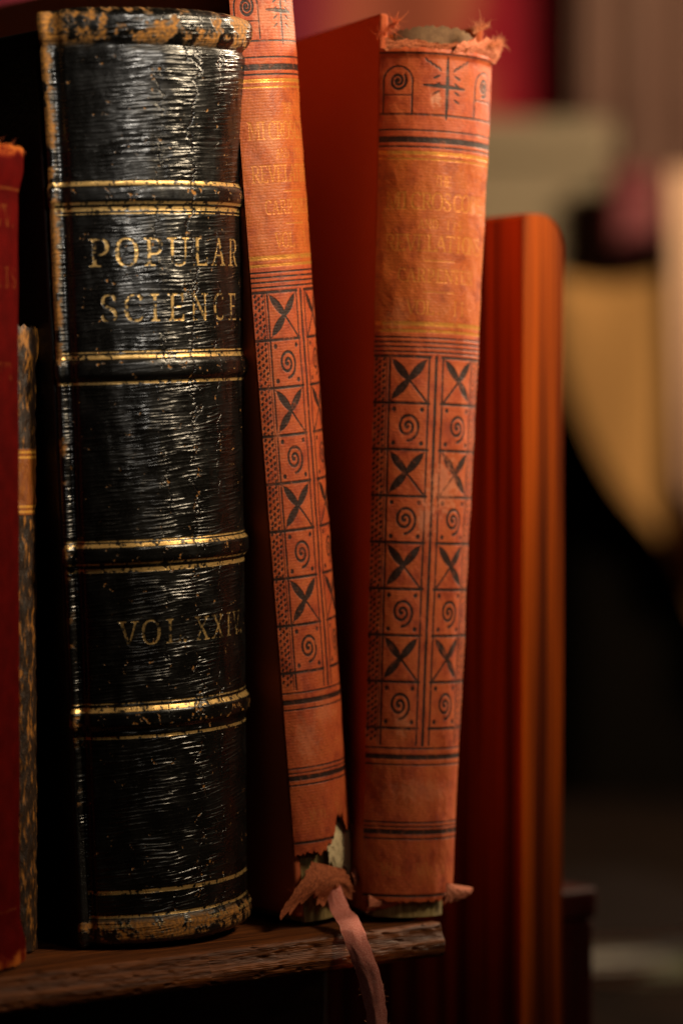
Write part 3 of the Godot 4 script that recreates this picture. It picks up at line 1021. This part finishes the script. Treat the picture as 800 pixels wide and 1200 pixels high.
# A torn flap: four corners, bulging by "bulge", with a ragged lower edge.
func flap(tl: Vector3, tr: Vector3, bl: Vector3, br: Vector3, bulge: Vector3, rag: float, sd: int, nu := 26, nv := 14, th := 0.00022) -> ArrayMesh:
	var f := FastNoiseLite.new()
	f.seed = sd
	f.frequency = 1.0
	return shell(func(u, v):
		var e: float = clampf(1.0 + rag * (f.get_noise_2d(u * 4.0, 3.0) + 0.6 * f.get_noise_2d(u * 13.0, 9.0)), 0.2, 1.6)
		var vv: float = v * lerpf(1.0, e, v)
		var uu: float = clampf(u + 0.10 * rag * f.get_noise_2d(v * 6.0, 40.0) * (1.0 if u < 0.05 or u > 0.95 else 0.3), -0.1, 1.1)
		var q := tl.lerp(tr, uu).lerp(bl.lerp(br, uu), vv)
		q += bulge * (4.0 * uu * (1.0 - uu) * sin(PI * clampf(vv, 0, 1)) * 0.6 + 0.4 * sin(PI * clampf(vv, 0, 1)))
		q += Vector3(0, 0, 1) * 0.0006 * f.get_noise_2d(u * 5.0, v * 5.0 + 70.0)
		return [q, Vector2(u, v)], nu, nv, th)

func build_orange_books() -> void:
	var design := stamp_design()
	var cloth := mottled(Color(0.69, 0.31, 0.155), Color(0.77, 0.365, 0.185), 0.9, Vector3(0.012, 0.012, 0.012), 91, 1.0, 1.0, 0.02, 0.06)
	var pink := mottled(Color(0.74, 0.36, 0.24), Color(0.90, 0.58, 0.44), 0.9, Vector3(0.012, 0.012, 0.012), 92, 1.0, 1.0, 0.03, 0.04)
	var cream := mottled(Color(0.84, 0.72, 0.52), Color(0.96, 0.90, 0.74), 0.9, Vector3(0.012, 0.012, 0.012), 93, 1.0, 1.0, 0.03, 0.04)
	var lining := mottled(Color(0.42, 0.31, 0.22), Color(0.54, 0.41, 0.29), 0.95, Vector3(0.02, 0.02, 0.02), 94)
	var thread_pale := mat(Color(0.95, 0.66, 0.48), 0.9)
	var thread_orange := mat(Color(0.86, 0.42, 0.22), 0.9)
	var paper := paper_mat()
	var w := FastNoiseLite.new()
	w.seed = 33
	w.frequency = 1.0
	# ---- the upright one
	var y2 := func(d): return 0.2435 - (d - 60.0) * 0.0002398
	var rad2 := func(y): return 0.0177 + 0.0183 * y
	var ck := -2.0
	var m2 := orange_mat(design, 101, [[-12.0, 128.0, 8.0, 8.0, 1.0], [48.0, 250.0, 5.0, 7.0, 1.0], [18.0, 570.0, 26.0, 34.0, 0.7], [-8.0, 610.0, 12.0, 26.0, 0.7], [-30.0, 845.0, 12.0, 18.0, 0.5], [0.0, 925.0, 50.0, 14.0, 0.35], [-50.0, 380.0, 14.0, 20.0, 0.4]])
	var b2 := thing("orange_book", "orange cloth book standing upright with stamped leaves and frayed head, volume two lettering", "book", Vector3(0.0976, 0.0008, -0.023), "old books on the shelf")
	b2.basis = Basis(Vector3.BACK, deg_to_rad(-2.17)) * Basis(Vector3.UP, deg_to_rad(-13.0))
	part("spine", spine_mesh(-50, 50, ck, rad2, func(deg): return y2.call(70.0 + 3.0 * w.get_noise_1d(deg * 0.2)), func(deg): return y2.call(1053.0 + 5.0 * w.get_noise_1d(deg * 0.22 + 30.0)), func(deg, y): return 0.00035 * w.get_noise_2d(deg * 0.03, y * 45.0) + 0.0007 * ss(6.0, 1.0, absf(60.0 + (0.2435 - y) / 0.0002398 - 74.0)), func(y): return ((0.2435 - y) / 0.0002398) / 1010.0, 64, 320, 0.0007), m2, b2)
	var bt: float = y2.call(28.0)
	part("front_board", rbox(Vector3(0.0028, bt - 0.002, 0.128), 0.001), cloth, b2, Vector3(-0.0140, bt / 2.0 + 0.001, 0.0118 - 0.064), Vector3(0, 0, 0.8))
	part("back_board", rbox(Vector3(0.0028, bt - 0.003, 0.128), 0.001), cloth, b2, Vector3(0.0130, bt / 2.0 + 0.001, 0.0118 - 0.066), Vector3(0, 0, -0.8))
	part("text_block", prism(block_outline(-0.0112, 0.0106, -0.108, 0.0155, -44, 42), 0.0006, y2.call(48.0)), paper, b2)
	part("spine_lining", spine_mesh(-46, 47, ck, func(_y): return 0.0172, func(deg): return y2.call(40.0 + 10.0 * pow(absf(deg) / 47.0, 2.0) + 4.0 * w.get_noise_1d(deg * 0.4)), func(_d): return y2.call(130.0), func(_a, _b): return 0.0, func(y): return y, 30, 6, 0.0008), lining, b2)
	# head: torn cloth curling up at both corners
	var rt: float = rad2.call(0.243)
	part("torn_cloth", flap(arc(rt + 0.0008, -46 + ck, y2.call(74.0)), arc(rt + 0.0006, 14 + ck, y2.call(74.0)), arc(rt + 0.0004, -46 + ck, y2.call(60.0)), arc(rt - 0.0004, 14 + ck, y2.call(62.0)), Vector3(0, 0, 0.0007), 0.35, 5), cloth_warm(), b2)
	part("torn_cloth", flap(arc(rt + 0.0008, 2 + ck, y2.call(73.0)), arc(rt + 0.0008, 50 + ck, y2.call(77.0)), arc(rt + 0.0006, 6 + ck, y2.call(60.0)), arc(rt + 0.0030, 53 + ck, y2.call(47.0)), Vector3(0.0004, 0, 0.0010), 0.4, 6), pink, b2)
	part("frayed_threads", tuft(arc(rt + 0.0006, -50 + ck, y2.call(58.0)), arc(rt, -38 + ck, y2.call(40.0)), 130, 0.8, 0.0027, 0.00012), thread_orange, b2)
	part("frayed_threads", tuft(arc(rt + 0.001, 18 + ck, y2.call(48.0)), arc(rt + 0.002, 30 + ck, y2.call(38.0)), 70, 0.5, 0.0030, 0.00012), thread_pale, b2)
	part("frayed_threads", tuft(arc(rt + 0.001, 34 + ck, y2.call(62.0)), arc(rt + 0.002, 52 + ck, y2.call(52.0)), 200, 0.8, 0.0026, 0.00012), thread_pale, b2)
	# tail: cloth lifted off the leaves
	var rb: float = rad2.call(0.006)
	part("torn_cloth", flap(arc(rb + 0.0002, -44 + ck, y2.call(1046.0)), arc(rb + 0.0002, 50 + ck, y2.call(1040.0)), arc(rb + 0.0012, -44 + ck, y2.call(1066.0)), arc(rb + 0.0034, 50 + ck, y2.call(1052.0)), Vector3(0.0, 0.0, 0.0026), 0.35, 8), pink, b2)
	part("torn_cloth", flap(arc(rb + 0.0004, 34 + ck, y2.call(1034.0)), arc(rb + 0.0052, 60 + ck, y2.call(1042.0)), arc(rb + 0.0006, 32 + ck, y2.call(1056.0)), arc(rb + 0.0048, 56 + ck, y2.call(1050.0)), Vector3(0.0, 0.0, 0.0008), 0.25, 9, 14, 8), pink, b2)
	# ---- the leaning one
	var y1 := func(d): return 0.138 - (d * 1.01 - 579.75) * 0.00024
	var rad1 := func(y): return 0.0166 + 0.0069 * y
	var c1 := 18.0
	var m1 := orange_mat(design, 201, [[-40.0, 250.0, 20.0, 22.0, 0.45], [-30.0, 120.0, 22.0, 20.0, 0.55], [-48.0, 930.0, 20.0, 30.0, 0.4], [-60.0, 560.0, 10.0, 80.0, 0.3], [-60.0, 300.0, 12.0, 60.0, 0.3], [-10.0, 900.0, 30.0, 16.0, 0.3]])
	var b1 := thing("orange_book", "orange cloth book leaning left against the black book, its tail torn open", "book", Vector3(0.0718, 0.0012, -0.033), "old books on the shelf")
	b1.rotation_degrees.z = 5.36
	part("spine", spine_mesh(-50, 50, c1, rad1, func(deg): return y1.call(66.0 + 2.0 * w.get_noise_1d(deg * 0.2)), func(deg): return y1.call(1050.0 + 10.0 * ss(-5.0, -25.0, deg) - 26.0 * ss(14.0, 3.0, absf(deg - 4.0)) - 6.0 * ss(5.0, 15.0, deg) + 9.0 * w.get_noise_1d(deg * 0.25 + 10.0)), func(deg, y): return 0.0003 * w.get_noise_2d(deg * 0.03 + 40.0, y * 45.0), func(y): return ((579.75 + (0.138 - y) / 0.00024) / 1.01 - 60.0) / 1010.0, 64, 320, 0.0007), m1, b1)
	part("front_board", rbox(Vector3(0.0024, 0.262, 0.125), 0.001), cloth, b1, Vector3(-0.0077, 0.1335, 0.0135 - 0.0625))
	part("back_board", rbox(Vector3(0.0024, 0.262, 0.125), 0.001), cloth, b1, Vector3(0.0122, 0.1335, 0.006 - 0.0625))
	part("text_block", prism(block_outline(-0.0062, 0.0108, -0.105, 0.0138, -26, 52), 0.0006, 0.258), paper, b1)
	part("torn_lining", flap(arc(0.0164, -16 + c1, y1.call(1052.0)), arc(0.0167, 40 + c1, y1.call(1022.0)), arc(0.0160, -14 + c1, y1.call(1076.0)), arc(0.0168, 40 + c1, y1.call(1102.0)), Vector3(0, 0, 0.0006), 0.35, 12), cream, b1)
	part("torn_cloth", flap(arc(0.0166, -34 + c1, y1.call(1070.0)), arc(0.0172, 2 + c1, y1.call(1086.0)), arc(0.0190, -60 + c1, y1.call(1112.0)) + Vector3(-0.003, 0, 0.003), arc(0.0190, 10 + c1, y1.call(1116.0)), Vector3(-0.0006, 0.0004, 0.0022), 0.6, 13), cloth_warm(), b1)
	part("torn_cloth", flap(arc(0.0178, 14 + c1, y1.call(1094.0)), arc(0.0186, 42 + c1, y1.call(1086.0)), arc(0.0184, 14 + c1, y1.call(1110.0)), arc(0.0190, 40 + c1, y1.call(1104.0)), Vector3(0, 0, 0.001), 0.4, 15, 16, 8), pink, b1)
	part("torn_cloth", flap(arc(0.0170, 32 + c1, y1.call(1040.0)), arc(0.0205, 52 + c1, y1.call(1052.0)), arc(0.0172, 34 + c1, y1.call(1060.0)), arc(0.0196, 50 + c1, y1.call(1058.0)), Vector3(0.0004, 0, 0.0004), 0.4, 16, 14, 8), pink, b1)
	part("frayed_threads", tuft(arc(0.018, -50 + c1, y1.call(1105.0)), arc(0.018, 20 + c1, y1.call(1112.0)), 26, 1.2, 0.005, 0.00012), thread_orange, b1)
	# the loose strip of cloth that hangs over the shelf
	var path := Curve3D.new()
	var inv := b1.transform.affine_inverse()
	for q in [Vector3(0.0722, 0.0120, -0.0165), Vector3(0.0713, 0.0058, -0.0120), Vector3(0.0665, 0.0038, -0.0015), Vector3(0.0640, 0.0006, 0.0046), Vector3(0.0645, -0.0051, 0.0075), Vector3(0.0669, -0.0123, 0.0080), Vector3(0.0686, -0.0205, 0.0080), Vector3(0.0694, -0.0277, 0.0072), Vector3(0.0690, -0.0330, 0.0070)]:
		path.add_point(inv * (q as Vector3))
	for k in path.point_count:
		var p0 := path.get_point_position(maxi(k - 1, 0))
		var p1 := path.get_point_position(mini(k + 1, path.point_count - 1))
		path.set_point_in(k, (p0 - p1) / 6.0)
		path.set_point_out(k, (p1 - p0) / 6.0)
	var len := path.get_baked_length()
	var strip := shell(func(u, v):
		var c := path.sample_baked(v * len, true)
		var side := (inv.basis * Vector3(0.80, 0.10, 0.6)).normalized()
		var hw: float = 0.0028 * (0.75 + 0.35 * ss(0.0, 0.25, v) - 0.25 * ss(0.65, 1.0, v)) + 0.00035 * w.get_noise_2d(v * 14.0, 7.0 if u > 0.5 else 21.0)
		return [c + side * (u - 0.5) * 2.0 * hw + inv.basis * Vector3(-0.5, 0, 0.86) * (0.0009 * sin(u * PI) + 0.0003 * w.get_noise_2d(u * 2.0, v * 5.0)), Vector2(u, v)], 14, 60, 0.0002)
	var sp := part("hanging_strip", strip, mottled(Color(0.86, 0.40, 0.34), Color(0.98, 0.70, 0.63), 0.95, Vector3(0.012, 0.012, 0.012), 95, 1.0, 1.0, 0.03, 0.04), b1)
	var st := SurfaceTool.new()
	st.begin(Mesh.PRIMITIVE_TRIANGLES)
	for k in 64:
		var v := rng.randf_range(0.12, 1.0)
		var sgn := -1.0 if k % 2 == 0 else 1.0
		var side := (inv.basis * Vector3(0.80, 0.10, 0.6)).normalized()
		thread(st, path.sample_baked(v * len, true) + side * sgn * 0.0026, (side * sgn + (inv.basis * rvec()) * 0.9).normalized(), rvec() * 0.0006, rng.randf_range(0.0004, 0.0013), 0.00006)
	st.generate_normals()
	part("frayed_threads", st.commit(), thread_pale, b1)
	sp.set_meta("label", "torn red cloth strip hanging over the shelf edge")

func cloth_warm() -> StandardMaterial3D:
	return mottled(Color(0.50, 0.24, 0.12), Color(0.78, 0.42, 0.24), 0.85, Vector3(0.02, 0.02, 0.02), 96, 1.0, 1.0, 0.03, 0.04)

func build_right_side() -> void:
	var wood := mottled(Color(0.26, 0.085, 0.018), Color(0.76, 0.345, 0.06), 0.5, Vector3(0.07, 0.60, 0.07), 118, 1.0, 9.0, 0.01, 0.016)
	wood.metallic_specular = 0.28
	var panel := thing("wooden_panel", "upright orange brown wooden panel with a rounded top corner right of the books", "panel", Vector3(0.1650, TABLE_Y, -0.0450))
	panel.rotation_degrees.y = -6
	var top := 0.2020 - TABLE_Y
	var pts := PackedVector2Array([Vector2(0.0, 0.0), Vector2(0.0, top - 0.0012), Vector2(0.0012, top)])
	var wd := 0.0147
	for k in 9:
		var t := PI / 2.0 * k / 8.0
		pts.append(Vector2(wd - 0.009 + 0.009 * sin(t), top - 0.011 + 0.011 * cos(t)))
	pts.append(Vector2(wd, 0.0))
	var body := panel_mesh(pts, 0.42)
	part("plank", body, wood, panel)
	var mah := mottled(Color(0.14, 0.03, 0.02), Color(0.22, 0.05, 0.03), 0.6, Vector3(0.04, 0.2, 0.04), 112, 1.0, 7.0, 0.01, 0.02)
	mah.metallic_specular = 0.2
	var box := thing("mahogany_box", "low dark reddish wooden box beside the upright panel", "box", Vector3(0.2030, TABLE_Y, -0.095))
	part("box_body", rbox(Vector3(0.0175, 0.0975, 0.06), 0.0015), mah, box, Vector3(0, 0.04875, 0))
	part("lid", rbox(Vector3(0.0195, 0.010, 0.062), 0.002), mah, box, Vector3(0, 0.1026, 0))
	var tones := [Color(0.42, 0.46, 0.36), Color(0.50, 0.55, 0.44), Color(0.62, 0.60, 0.56), Color(0.34, 0.42, 0.44), Color(0.07, 0.05, 0.045)]
	var names := ["dull green magazine at the bottom of the pile behind the box", "pale green magazine second from the bottom of the pile", "light grey magazine in the middle of the pile", "blue grey magazine second from the top of the pile", "dark brown magazine on top of the pile"]
	var y := TABLE_Y
	for k in 5:
		var mg := thing("magazine", names[k], "magazine", Vector3(0.552, y, -0.462), "magazines piled on the table")
		mg.rotation_degrees.y = -22 + rng.randf_range(-9, 9)
		var th := 0.0042
		var cov := mottled(tones[k], tones[k].lightened(0.25 if k < 4 else 0.03), 0.7, Vector3(0.06, 0.06, 0.06), 120 + k)
		cov.metallic_specular = 0.15
		part("pages", rbox(Vector3(0.150, th - 0.0012, 0.20), 0.0004), paper_mat_light(), mg, Vector3(0, th / 2.0, 0))
		part("cover", rbox(Vector3(0.152, 0.0006, 0.202), 0.0002), cov, mg, Vector3(0, th - 0.0003, 0))
		part("cover", rbox(Vector3(0.152, 0.0006, 0.202), 0.0002), cov, mg, Vector3(0, 0.0003, 0))
		y += th

var light_paper: StandardMaterial3D
func paper_mat_light() -> StandardMaterial3D:
	if light_paper == null:
		light_paper = mat(Color(0.82, 0.82, 0.76), 0.8)
	return light_paper

# The outline pts (x, y) given depth backwards, with smooth sides.
func panel_mesh(pts: PackedVector2Array, depth: float) -> ArrayMesh:
	var st := SurfaceTool.new()
	st.begin(Mesh.PRIMITIVE_TRIANGLES)
	st.set_smooth_group(-1)
	var tri := Geometry2D.triangulate_polygon(pts)
	for f in [0.0, -depth]:
		for k in range(0, tri.size(), 3):
			var ids := [tri[k], tri[k + 1], tri[k + 2]]
			var cr := (pts[ids[1]] - pts[ids[0]]).cross(pts[ids[2]] - pts[ids[0]])
			if (cr > 0) == (f == 0.0): ids = [ids[0], ids[2], ids[1]]
			for i in ids:
				st.add_vertex(Vector3(pts[i].x, pts[i].y, f))
	for k in pts.size():
		var p0 := pts[k]
		var p1 := pts[(k + 1) % pts.size()]
		var q := [Vector3(p0.x, p0.y, 0), Vector3(p1.x, p1.y, 0), Vector3(p1.x, p1.y, -depth), Vector3(p0.x, p0.y, -depth)]
		for i in [0, 2, 1, 0, 3, 2]:
			st.add_vertex(q[i])
	st.generate_normals()
	return st.commit()
